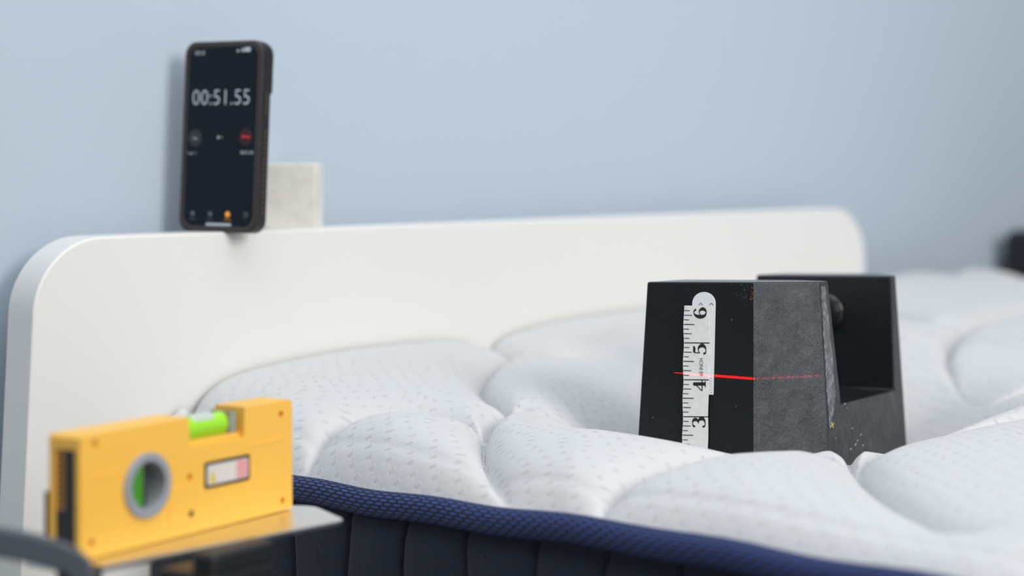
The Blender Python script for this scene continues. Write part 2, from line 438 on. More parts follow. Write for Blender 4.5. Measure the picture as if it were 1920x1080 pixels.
def mattress():
    r = empty('mattress', (0, 0, EYE), ANG)
    tag(r, 'quilted white knit mattress with navy piping and dark blue sides', 'mattress')
    us = np.concatenate([np.arange(U_E, 0.84, 0.002), np.arange(0.84, 1.35, 0.0022), np.arange(1.35, U_F - 0.03, 0.006), np.arange(U_F - 0.03, U_F + 0.0001, 0.003)])
    vs = np.concatenate([np.arange(V_NEAR, 0.35, 0.02), np.arange(0.35, V_FAR, 0.0022), [V_FAR]])
    U, V = np.meshgrid(us, vs, indexing='ij')
    Z = mat_height(U, V)
    nu, nv = U.shape
    verts = np.stack([U.ravel(), V.ravel(), Z.ravel()], 1)
    idx = np.arange(nu*nv).reshape(nu, nv)
    q = np.stack([idx[:-1, :-1], idx[1:, :-1], idx[1:, 1:], idx[:-1, 1:]], -1).reshape(-1, 4)
    me = bpy.data.meshes.new('top_panel')
    me.from_pydata(verts.tolist(), [], q.tolist())
    # cloth coordinates: arc length over the quilted surface
    SU = np.zeros_like(U); SU[1:] = np.cumsum(np.hypot(np.diff(U, axis=0), np.diff(Z, axis=0)), 0)
    SV = np.zeros_like(U); SV[:, 1:] = np.cumsum(np.hypot(np.diff(V, axis=1), np.diff(Z, axis=1)), 1)
    # keep the two families square to one another where the quilting is deep
    SV = 0.35*SV + 0.65*V
    uv = np.stack([SU.ravel(), SV.ravel()], 1)
    ul = me.uv_layers.new(name='UVMap')
    li = np.zeros(len(me.loops), dtype=np.int32); me.loops.foreach_get('vertex_index', li)
    ul.data.foreach_set('uv', uv[li].ravel().astype(np.float32))
    finish('top_panel', me, M_knit, r, smooth=True)
    # piping: one closed loop along the left, near, right and far side
    R = 0.0080; ro = 0.04
    path = []
    def edge_pts(a0, b0, a1, b1, n_):
        for i in range(n_): t = i/n_; path.append((a0+(a1-a0)*t, b0+(b1-b0)*t))
    edge_pts(U_E, V_FAR-ro, U_E, V_NEAR+ro, 260)
    def arc(cu, cv, a0):
        for i in range(8): a_ = math.radians(a0 + 90*i/8); path.append((cu+ro*math.cos(a_), cv+ro*math.sin(a_)))
    arc(U_E+ro, V_NEAR+ro, 180); edge_pts(U_E+ro, V_NEAR, U_F-ro, V_NEAR, 40)
    arc(U_F-ro, V_NEAR+ro, 270); edge_pts(U_F, V_NEAR+ro, U_F, V_FAR-ro, 60)
    arc(U_F-ro, V_FAR-ro, 0); edge_pts(U_F-ro, V_FAR, U_E+ro, V_FAR, 40); arc(U_E+ro, V_FAR-ro, 90)
    n_ = len(path); m_ = 14
    pv = []; uvs = []; acc = 0
    for i, (u, v_) in enumerate(path):
        a_ = np.array(path[i-1]); c_ = np.array(path[(i+1) % n_]); t = c_ - a_; t = t/np.linalg.norm(t)
        nrm = np.array([t[1], -t[0]]) * -1
        nrm = -nrm if np.dot(nrm, np.array([(U_E+U_F)/2, (V_NEAR+V_FAR)/2]) - np.array([u, v_])) > 0 else nrm
        if i: acc += np.linalg.norm(np.array(path[i]) - np.array(path[i-1]))
        wob = 0.0008*math.sin(i*0.37) + 0.0006*math.sin(i*0.11+1)
        zz = float(edge_z(u, v_)) - 0.0072 + wob
        for j in range(m_):
            th = math.pi*0.75 - math.pi*1.5*j/(m_-1)     # from the top, outwards, to the bottom
            pv.append((u + nrm[0]*(R*math.cos(th)), v_ + nrm[1]*(R*math.cos(th)), zz + 1.12*R*math.sin(th)))
            uvs.append((acc, j/(m_-1)*math.pi*1.5*R))
    fs = []
    for i in range(n_):
        k = (i+1) % n_
        for j in range(m_-1): fs.append((i*m_+j, i*m_+j+1, k*m_+j+1, k*m_+j))
    me = bpy.data.meshes.new('piping'); me.from_pydata(pv, [], fs)
    ul = me.uv_layers.new(name='UVMap')
    for p in me.polygons:
        for li in p.loop_indices: ul.data[li].uv = uvs[me.loops[li].vertex_index]
    finish('piping', me, M_pipe, r, smooth=True)
    # side panels with sewn channels
    def side(u0, out, v0_, v1_, off):
        vv = np.concatenate([np.arange(v0_, 0.3, 0.02), np.arange(0.3, v1_, 0.0012)]); zz = np.concatenate([np.linspace(-0.216, -0.250, 8), np.linspace(-0.258, -0.470, 22)])
        vs_ = []
        for z in zz:
            for v_ in vv:
                wz = 0.0022*math.sin(z*55 + round((v_-off)/0.0575)*2.1)
                ph = ((v_ - off + wz)/0.0575); dgr = abs(ph - round(ph))*0.0575
                puff = 0.003*(1 - math.exp(-dgr/0.0012)) + 0.0035*(1 - math.exp(-dgr/0.010)) * min(1, (-0.216 - z)/0.03)
                edge = 0.006*math.exp(-abs(z+0.224)/0.007)
                vs_.append((u0 + out*(puff - edge), v_, z))
        nz, nn = len(zz), len(vv)
        return vs_, [(i*nn+j, i*nn+j+1, (i+1)*nn+j+1, (i+1)*nn+j) for i in range(nz-1) for j in range(nn-1)]
    vs_, fs = side(U_E + 0.001, -1, V_NEAR, V_FAR, 0.0115)
    me = bpy.data.meshes.new('side_panel'); me.from_pydata(vs_, [], fs); finish('side_panel', me, M_side, r, smooth=True)
    vs_, fs = side(U_F - 0.001, 1, V_NEAR, V_FAR, 0.0)
    me = bpy.data.meshes.new('side_panel'); me.from_pydata(vs_, [], fs); finish('side_panel', me, M_side, r, smooth=True)
    box('core', (U_E + 0.006, V_NEAR, -0.47), (U_F - 0.006, V_FAR, -0.262), M_side, r)
mattress()
bb_ = empty('bed_base', UV(U_E, V_NEAR, -EYE), ANG)
tag(bb_, 'low bed base carrying the quilted mattress', 'bed base')
box('frame', (0.004, 0.004, 0.10), (U_F-U_E-0.004, V_FAR-V_NEAR-0.004, EYE-0.471), M_furn, bb_, bevel=0.004)
for fx in (0.08, U_F-U_E-0.14):
    for fy in (0.08, V_FAR-V_NEAR-0.14):
        box('leg', (fx, fy, 0), (fx+0.06, fy+0.06, 0.10), M_furn, bb_)

# ------------------------------------------------------------------ iron weight
def weight():
    r = empty('iron_weight', wpt(LEN/2, -0.03, H_W))
    tag(r, 'black cast iron block weight with handle recess sunk into mattress', 'weight')
    def quickobj(vs, fs):
        me = bpy.data.meshes.new('t'); me.from_pydata([tuple(v) for v in vs], [], fs)
        bm = bmesh.new(); bm.from_mesh(me); bmesh.ops.recalc_face_normals(bm, faces=bm.faces); bm.to_mesh(me); bm.free()
        o = bpy.data.objects.new('t', me); COL.objects.link(o); return o
    t = plan(0); b_ = plan(H_W); n_ = 6
    vs = [wpt(x, y, 0) for x, y in t] + [wpt(x, y, H_W) for x, y in b_]
    fs = [list(range(n_)), list(range(2*n_-1, n_-1, -1))] + [[i, (i+1) % n_, n_+(i+1) % n_, n_+i] for i in range(n_)]
    body = quickobj(inv(r, vs), fs)
    # recess between the two posts, cut right through
    a0, a1 = CA + 0.0178, CA + 0.1575
    fl = 0.0860
    cut = []
    for bb2 in (-0.16, 0.10):
        cut += [wpt(a0 - 0.003, bb2, -0.02), wpt(a1 + 0.002, bb2, -0.02), wpt(a1 - 0.009, bb2, fl), wpt(a0 + 0.011, bb2, fl)]
    cutter = quickobj(inv(r, cut), [[0,1,2,3],[7,6,5,4],[0,4,5,1],[1,5,6,2],[2,6,7,3],[3,7,4,0]])
    md = body.modifiers.new('b', 'BOOLEAN'); md.operation = 'DIFFERENCE'; md.object = cutter; md.solver = 'EXACT'
    dg = bpy.context.evaluated_depsgraph_get(); dg.update()
    me = bpy.data.meshes.new_from_object(body.evaluated_get(dg))
    bpy.data.objects.remove(body); bpy.data.objects.remove(cutter)
    me.materials.clear()
    o = finish('body', me, [M_iron, M_iron2, M_iron3, M_iron4], r, bevel=0.0024, seg=4)
    for p in me.polygons:
        nn = p.normal; c = p.center + r.location
        ca = (c - CT).dot(AX)
        if nn.z > 0.8: p.material_index = 2
        elif nn.dot(AX) < -0.9: p.material_index = 0 if ca < 0.02 else 2
        elif nn.dot(AX) > 0.9: p.material_index = 2
        elif nn.dot(BX) > 0.4: p.material_index = 1 if nn.dot(AX) < -0.3 else 3
        else: p.material_index = 2
    # handle bar with flared roots
    zc = 0.030; bc = -0.022
    prof = [(0, 0.0220), (0.0018, 0.0212), (0.0028, 0.0150), (0.020, 0.0128), (0.5, 0.0122)]
    L_ = a1 - a0 - 0.001
    st = []
    for x, rr in prof[:-1]: st.append((a0 - 0.001 + x, rr))
    st.append((a0 + L_/2, 0.0120))
    for x, rr in reversed(prof[:-1]): st.append((a1 + 0.0015 - x, rr))
    m_ = 28; vv = []
    for x, rr in st:
        for j in range(m_):
            th = 2*math.pi*j/m_
            vv.append(wpt(x, bc + rr*math.cos(th), zc - rr*math.sin(th)))
    fs = [[i*m_+j, i*m_+(j+1) % m_, (i+1)*m_+(j+1) % m_, (i+1)*m_+j] for i in range(len(st)-1) for j in range(m_)]
    fs += [list(range(m_)), list(range(len(vv)-1, len(vv)-m_-1, -1))]
    mesh('handle', inv(r, vv), fs, M_iron3, r, smooth=True)
    # paint wear: flecks, chips and rust on the faces (thin raised flakes)
    def fleck(name, x, y, face, size, m_, sx=1.0, ang=0.0):
        if face == 'front': nv, c = FN, FC
        elif face == 'side': nv, c = SN, SC
        else: nv, c = HN, HC
        k = random.randint(6, 8); pts = []
        for i in range(k):
            th = 2*math.pi*i/k; rr = size*random.uniform(0.55, 1.0)
            px, py = rr*math.cos(th)*sx, rr*math.sin(th)
            qx = px*math.cos(ang) - py*math.sin(ang); qy = px*math.sin(ang) + py*math.cos(ang)
            pts.append(onplane(x+qx, y+qy, nv, c + 0.0001))
        return pts, Vector(nv).normalized()*0.00015
    return r, fleck
# planes of the weight in world coordinates  (n . p = c)
def plane3(p, q, s):
    nn = (q - p).cross(s - p).normalized()
    if nn.y > 0: nn = -nn
    return nn, nn.dot(p)
P0, P1 = plan(0), plan(H_W)
def wp(i, h): a_, b_ = plan(h)[i]; return wpt(a_, b_, h)
FN, FC = plane3(wp(0, 0), wp(1, 0), wp(0, H_W))      # front
HN, HC = plane3(wp(1, 0), wp(2, 0), wp(1, H_W))      # chamfer
SN, SC = plane3(wp(2, 0), wp(3, 0), wp(2, H_W))      # long side
M_wear = mat('worn_paint_grain', (0.17, 0.17, 0.18), 0.5)
WR, fleck = weight()
def joined(name, polys, m_, parent):
    """one mesh of many thin flat flakes"""
    vs, fs = [], []
    for pts, off in polys:
        k = len(pts); b0 = len(vs)
        vs += pts + [p + off for p in pts]
        fs += [list(range(b0, b0+k)), list(range(b0+2*k-1, b0+k-1, -1))] + [[b0+i, b0+(i+1) % k, b0+k+(i+1) % k, b0+k+i] for i in range(k)]
    return mesh(name, inv(parent, vs), fs, m_, parent)
fl = [fleck('f', 1560 + dx, 797 + dy, 'side', s_, M_ypaint, sx, a_) for dx, dy, s_, sx, a_ in ((0, 0, 3.6, 0.5, 0), (-2.5, 3, 2.6, 0.4, 0.3), (2.0, 3.5, 2.6, 0.4, -0.3), (-0.5, -4.5, 2.2, 0.5, 0), (3, -2, 2.2, 0.4, 0.8))]
joined('paint_fleck', fl, M_ypaint, WR)
fl = []
for x, y, l_, a_ in ((1598, 803, 2.4, 0), (1638, 788, 2, 0.5), (1614, 815, 3, -1), (1608, 826, 3, -1.1), (1604, 833, 4, -1), (1584, 757, 3.2, -0.7), (1567, 822, 2, 0.4), (1630, 800, 1.5, 0), (1588, 765, 2, -0.7), (1618, 835, 3, -1), (1595, 842, 3.5, -1)):
    fl.append(fleck('s', x, y, 'side', l_, M_scr, 0.35, a_ + math.pi/2))
for x, y in ((1224, 783), (1380, 762), (1372, 600)):
    fl.append(fleck('s', x, y, 'front', 1.6, M_scr, 0.35, 0.4))
joined('scratches', fl, M_scr, WR)['kind'] = 'stuff'
fl = [fleck('r', 1411 + random.uniform(-4, 1.5), 538 + random.uniform(0, 24), 'front', random.uniform(0.8, 2.2), M_rust, 0.6, random.random()*3) for _ in range(22)]
joined('rust_patch', fl, M_rust, WR)['kind'] = 'stuff'
fl = [fleck('r', 1404 - abs(random.gauss(0, 14)), 545 + random.gauss(0, 11), 'front', random.uniform(0.5, 1.1), M_scr, 0.4, random.random()*3) for _ in range(40)]
# worn grain along the chamfer edges
for _ in range(150):
    y = random.uniform(536, 850); fl.append(fleck('e', 1414.5 + (y-530)*0.024 + random.gauss(0.8, 1.0), y, 'chamfer', random.uniform(0.4, 1.3), M_scr, 0.5, random.random()*3))
joined('edge_wear', fl, M_wear, WR)['kind'] = 'stuff'

# pale rubbed strip on the narrow edge of the near post
M_rub = mat('rubbed_grey_edge', (0.16, 0.17, 0.19), 0.42, spec=0.6)
n = N(M_rub); v, _ = n.coord(); n.color(n.ramp(n.noise(v, 190, 6, 0.7), [(0.35, (0.035, 0.038, 0.045)), (0.52, (0.13, 0.14, 0.155)), (0.68, (0.30, 0.32, 0.34))]))
L_, R_ = [], []
for i in range(60):
    y = 537 + i*4.8; t = i/45
    L_.append((1538.5 + 13*t + random.uniform(-0.8, 0.8), y)); R_.append((1547.5 + 22*t - 4*t**5 - (34*(t-1) if t > 1 else 0) + random.uniform(-0.8, 0.8), y))
polys = [([onplane(x, y, SN, SC + 0.0001) for x, y in (L_[i], L_[i+1], R_[i+1], R_[i])], SN*0.00012) for i in range(59) if R_[i+1][0] - L_[i+1][0] > 1.5]
joined('rubbed_edge', polys, M_rub, WR)['kind'] = 'stuff'

# ------------------------------------------------------------------ tape on the weight
def fp_(x, y, off): return onplane(x, y, FN, FC + off)
def flat(name, pts, off, th, m_, parent):
    a_ = [fp_(x, y, off) for x, y in pts]
    vs = inv(parent, a_); 
    return prism(name, vs, FN*th, m_, parent)
def strips(name, polys, off, th, m_, parent):
    return joined(name, [([fp_(x, y, off) for x, y in p], FN*th) for p in polys], m_, parent)
def tape():
    # white tab behind
    t2 = empty('plastic_strip', fp_(1320, 738, 0.0))
    tag(t2, 'white plastic strip with a rounded top, behind the measuring tape', 'strip')
    pts = [(1320.5 + 21.5*math.cos(a_), 569 - 21.5*math.sin(a_)) for a_ in [math.pi*i/18 for i in range(19)]]
    pts += [(1299, 650), (1300, 738), (1338, 740)]
    flat('strip', pts, 0.0002, 0.0009, M_tape2, t2)
    mk = []
    for cx in (1314, 1334):
        mk += [[(cx-4, 572), (cx, 567.2), (cx, 568.8), (cx-3.2, 572.8)], [(cx, 567.2), (cx+4, 572), (cx+3.2, 572.8), (cx, 568.8)]]
    strips('arrow_mark', mk, 0.0012, 0.0001, M_mark, t2)
    mk = []
    for k in range(9):
        y = 690 + k*5.4
        mk.append([(1332, y), (1337, y+2.2), (1336.4, y+3.6), (1331.6, y+1.2)])
    strips('embossed_mark', mk, 0.0011, 0.00025, M_tape2, t2)
    # the measuring tape
    r = empty('measuring_tape', fp_(1304, 850, 0.0))
    tag(r, 'ivory inch tape numbered 6 to 3, stuck upright on black weight', 'measuring tape')
    def xl(y): return 1283 - (y-573)*0.011 + 0.7*math.sin(y*0.09) 
    def xr(y): return 1331 - (y-573)*0.014 + 0.5*math.sin(y*0.07+1)
    ys = [573 + i*8 for i in range(40)]
    pts = [(xl(y), y) for y in ys] + [(xr(y), y) for y in reversed(ys)]
    flat('tape', pts, 0.0014, 0.0005, M_tape, r)
    flat('folded_layer', [(1330, 573), (1335.5, 574), (1333, 700), (1330, 716), (1328.5, 716)], 0.00125, 0.0004, M_tape, r)
    ticks = []
    ip = 69.2
    for k in range(0, 34):
        y = 573.6 + k*ip/8
        if y > 862: break
        f8 = k % 8
        if f8 == 0: l_ = xr(y) - xl(y); hw = 1.0
        elif f8 == 4: l_ = 20; hw = 0.9
        elif f8 in (2, 6): l_ = 14.5; hw = 0.8
        else: l_ = 10; hw = 0.75
        if k == 0: continue
        ticks.append([(xl(y), y-hw), (xl(y)+l_, y-hw+0.4), (xl(y)+l_, y+hw+0.4), (xl(y), y+hw)])
    strips('tick_marks', ticks, 0.0019, 0.00008, M_ink, r)
    # numerals as tapering pen strokes; glyph space: x right, y up, cap height 1
    G = {
     '3': [[(0.06,0.80,.09),(0.10,0.93,.10),(0.26,1.0,.05),(0.44,0.95,.13),(0.52,0.78,.19),(0.44,0.60,.12),(0.28,0.54,.035)],
           [(0.28,0.54,.035),(0.48,0.49,.13),(0.58,0.28,.21),(0.48,0.08,.13),(0.26,0.0,.05),(0.08,0.06,.09),(0.05,0.20,.12)]],
     '4': [[(0.47,1.0,.04),(0.30,0.66,.05),(0.0,0.30,.045)],[(0.0,0.28,.06),(0.35,0.28,.06),(0.68,0.28,.06)],[(0.45,0.98,.17),(0.45,0.5,.18),(0.45,0.02,.18)],[(0.26,0.02,.05),(0.45,0.02,.05),(0.64,0.02,.05)]],
     '5': [[(0.14,0.95,.13),(0.34,0.93,.15),(0.54,0.97,.10)],[(0.12,0.98,.04),(0.11,0.75,.04),(0.10,0.50,.04)],
           [(0.10,0.50,.04),(0.26,0.61,.05),(0.46,0.56,.13),(0.58,0.32,.21),(0.48,0.09,.13),(0.26,0.0,.05),(0.08,0.06,.09),(0.05,0.20,.12)]],
     '6': [[(0.55,0.82,.11),(0.46,0.96,.09),(0.32,1.0,.05),(0.15,0.84,.14),(0.07,0.50,.20),(0.13,0.16,.15),(0.32,0.0,.05)],
           [(0.32,0.0,.05),(0.50,0.09,.13),(0.58,0.29,.18),(0.50,0.50,.12),(0.34,0.57,.05),(0.16,0.44,.04)]],
     '2': [[(0.06,0.74,.10),(0.12,0.92,.10),(0.30,1.0,.05),(0.50,0.88,.17),(0.52,0.66,.15),(0.30,0.35,.07),(0.04,0.06,.05)],[(0.04,0.06,.1),(0.3,0.08,.14),(0.58,0.06,.12)]]}
    def ribbon(st):
        # catmull-rom of points with width
        P = [np.array(s_) for s_ in st]; P = [2*P[0]-P[1]] + P + [2*P[-1]-P[-2]]
        out = []
        for i in range(1, len(P)-2):
            for k in range(6 if i < len(P)-3 else 7):
                t = k/6
                out.append(0.5*((2*P[i]) + (-P[i-1]+P[i+1])*t + (2*P[i-1]-5*P[i]+4*P[i+1]-P[i+2])*t*t + (-P[i-1]+3*P[i]-3*P[i+1]+P[i+2])*t**3))
        quads = []
        L_, R_ = [], []
        for i, p in enumerate(out):
            a_ = out[max(0, i-1)]; b_ = out[min(len(out)-1, i+1)]
            d = (b_-a_)[:2]; d = d/(np.linalg.norm(d)+1e-9); nn = np.array([-d[1], d[0]])
            hw_ = max(p[2], 0.05)*0.62; L_.append(p[:2] + nn*hw_); R_.append(p[:2] - nn*hw_)
        for i in range(len(out)-1): quads.append([L_[i], L_[i+1], R_[i+1], R_[i]])
        return quads
    def numeral(ch, x0, ybase, capx, advy):
        """turned 90 degrees anticlockwise: glyph right = image up, glyph up = image left"""
        polys = []
        for st in G[ch]:
            for q in ribbon(st):
                polys.append([(x0 - g[1]*capx, ybase - g[0]*advy) for g in q])
        # serif ball terminals
        return polys
    for ch, yb in (('6', 596), ('5', 664.5), ('4', 733), ('3', 801.5), ('2', 870)):
        if ch == '2': continue
        strips('numeral', numeral(ch, 1324.5 - (yb-596)*0.011, yb, 23.5, 29), 0.0019, 0.0001, M_ink, r)
    # small text
    cu = bpy.data.curves.new('t', 'FONT'); cu.body = '60 INCH'; cu.size = 1; cu.resolution_u = 2
    to = bpy.data.objects.new('t', cu); COL.objects.link(to)
    dg = bpy.context.evaluated_depsgraph_get(); dg.update()
    me = bpy.data.meshes.new_from_object(to.evaluated_get(dg)); bpy.data.objects.remove(to)
    xs = [v_.co.x for v_ in me.vertices]; w_ = max(xs) - min(xs); hgt = max(v_.co.y for v_ in me.vertices)
    cs = [fp_(1318 - v_.co.y/hgt*6.6, 705 - (v_.co.x - min(xs))/w_*33, 0.0021) for v_ in me.vertices]
    cs = inv(r, cs)
    for v_, c in zip(me.vertices, cs): v_.co = c
    finish('small_lettering', me, M_ink, r)
tape()

# ------------------------------------------------------------------ text helper (local x,z plane)
def text(name, body, x, z, height, m_, parent, y=0.0, width=None, bold=0.0, align='CENTER'):
    cu = bpy.data.curves.new('t', 'FONT'); cu.body = body; cu.size = 1; cu.resolution_u = 3; cu.offset = bold
    to = bpy.data.objects.new('t', cu); COL.objects.link(to)
    dg = bpy.context.evaluated_depsgraph_get(); dg.update()
    me = bpy.data.meshes.new_from_object(to.evaluated_get(dg)); bpy.data.objects.remove(to)
    xs = [v_.co.x for v_ in me.vertices]; ys = [v_.co.y for v_ in me.vertices]
    x0, x1, y0, y1 = min(xs), max(xs), min(ys), max(ys)
    sy = height/(y1-y0); sx = width/(x1-x0) if width else sy
    ox = x - (x1-x0)*sx/2 if align == 'CENTER' else x
    for v_ in me.vertices: v_.co = (ox + (v_.co.x-x0)*sx, y, z - height/2 + (v_.co.y-y0)*sy)
    return finish(name, me, m_, parent)
def plate(name, pts, y, th, m_, parent, bevel=0):
    return prism(name, [(x, y, z) for x, z in pts], (0, th, 0), m_, parent, bevel)

# ------------------------------------------------------------------ phone
def phone():
    psi = math.radians(-30)
    dl = 1.450
    pl = W(333, 437, dl)
    base = Vector((pl.x, pl.y, EYE - 0.0482))
    r = empty('phone', base)
    r.rotation_euler = Matrix.Rotation(psi, 4, 'Z').to_euler()
    m = Matrix.Rotation(psi, 4, 'Z') @ Matrix.Rotation(math.radians(-2.6), 4, 'X') @ Matrix.Rotation(math.radians(0.6), 4, 'Y')
    r.rotation_euler = m.to_euler()
    tag(r, 'black phone in rugged case showing a running stopwatch, standing on headboard', 'phone')
    Wd, H, T = 0.0785, 0.1515, 0.0130
    oc = rrect(Wd, H, 0.0105, 8)
    plate('case', oc, 0.0012, T-0.0012, M_case, r, bevel=0.0012)
    # raised rim round the screen
    ins = rrect(Wd-0.010, H-0.010, 0.0085, 8, 0.005, 0.005)
    n_ = len(oc); vs = [(x, 0.0016, z) for x, z in oc] + [(x, 0.0, z) for x, z in rrect(Wd-0.003, H-0.003, 0.0095, 8, 0.0015, 0.0015)] + [(x, 0.0, z) for x, z in rrect(Wd-0.008, H-0.008, 0.0088, 8, 0.004, 0.004)] + [(x, 0.0012, z) for x, z in ins]
    fs = [[k*n_+i, k*n_+(i+1) % n_, (k+1)*n_+(i+1) % n_, (k+1)*n_+i] for k in range(3) for i in range(n_)]
    mesh('case_rim', vs, fs, M_caserim, r, smooth=True)
    scr = plate('screen', rrect(Wd-0.0100, H-0.0100, 0.0085, 8, 0.005, 0.005), 0.0009, 0.0008, M_screen, r)
    # camera ridge on the back
    plate('camera_ridge', rrect(Wd*0.98, H*0.27, [0.0105, 0.0105, 0.002, 0.002], 6, Wd*0.012, H*0.725), T-0.0004, 0.0034, M_case, r, bevel=0.0010)
    # grip dimples and buttons on the right edge
    for k in range(16):
        z = H*(0.10 + 0.028*k)
        prism('grip_dimple', [(Wd-0.0003, 0.0058, z), (Wd-0.0003, 0.0090, z), (Wd-0.0003, 0.0090, z+0.0021), (Wd-0.0003, 0.0058, z+0.0021)], (0.0006, 0, 0), M_bronze, r)
    prism('side_button', [(Wd-0.0003, 0.0055, H*0.615), (Wd-0.0003, 0.0092, H*0.615), (Wd-0.0003, 0.0092, H*0.735), (Wd-0.0003, 0.0055, H*0.735)], (0.0010, 0, 0), M_caserim, r, bevel=0.0004)
    def fx(px, y=300): return (px - (345.5 - (y-95)*0.030))/146*Wd
    def fz(py): return (437 - py)/357*H
    y = 0.00082
    text('stopwatch_digits', '00:51.55', fx(414, 185), fz(185), 0.0120, M_dig, r, y, width=0.0575, bold=-0.008)
    text('clock_digits', '10:13', fx(374, 101), fz(101), 0.0034, M_dig, r, y, width=0.0095, bold=0.015)
    plate('signal_icon', disc_pts(fx(445.5, 98), fz(99), 0.0011), y, 0.0001, M_dig, r)
    plate('wifi_icon', disc_pts(fx(454, 98), fz(98), 0.0012, 0.0016), y, 0.0001, M_dig, r)
    plate('battery_icon', rrect(0.0062, 0.0036, 0.0012, 4, fx(463, 97)-0.0031, fz(97)-0.0018), y, 0.0001, M_dig, r)
    plate('lap_button', disc_pts(fx(366, 261), fz(261), 0.0068), y, 0.0001, M_dim2, r)
    text('lap_lettering', 'Lap', fx(366, 261), fz(262), 0.0030, M_dig, r, y-0.0001, bold=0.01)
    plate('stop_button', disc_pts(fx(461, 259), fz(259), 0.0068), y, 0.0001, M_dred, r)
    text('stop_lettering', 'Stop', fx(461, 259), fz(259), 0.0030, M_red, r, y-0.0001, width=0.0085, bold=0.03)
    plate('page_dot', disc_pts(fx(410, 260), fz(260), 0.0012), y, 0.0001, M_dig, r)
    plate('page_dot', disc_pts(fx(416.5, 260), fz(260), 0.0010), y, 0.0001, M_dim, r)
    text('lap_list_lettering', 'Lap 1', fx(360, 290), fz(290), 0.0027, M_dig, r, y, width=0.0080)
    text('lap_list_digits', '00:51.55', fx(463, 288), fz(288), 0.0027, M_dig, r, y, width=0.0125, bold=0.01)
    for k, (px, mm, tx) in enumerate(((362, M_dim, 'World'), (395.5, M_dim, 'Alarms'), (428, M_org, 'Stopwatch'), (461.5, M_dim2, 'Timers'))):
        if k == 3: ring('tab_icon', fx(px, 403), fz(403), 0.0013, 0.0021, y, y+0.0001, M_dim, r, 20)
        else: plate('tab_icon', disc_pts(fx(px, 403), fz(403), 0.0023 if k == 2 else 0.0019), y, 0.0001, mm, r)
        text('tab_lettering', tx, fx(px, 412), fz(413), 0.0016, mm if k != 3 else M_dim2, r, y, bold=0.0)
    plate('home_bar', rrect(0.0255, 0.0021, 0.001, 4, fx(411, 422)-0.01275, fz(422.5)-0.001), y, 0.0001, M_dig, r)
phone()

# ------------------------------------------------------------------ block behind the phone
def block():
    r = empty('support_block', (0, 0, 0))
    psi = math.radians(-3)
    p = W(592, 432, 1.50)
    r.location = (p.x, p.y, EYE - 0.0482); r.rotation_euler = (0, 0, psi)
    tag(r, 'pale beige block standing on the headboard behind the phone', 'block')
    s = 0.0545
    o = box('block', (-s*1.02, 0, 0), (0, 0.040, s), M_block, r, bevel=0.0016)
block()

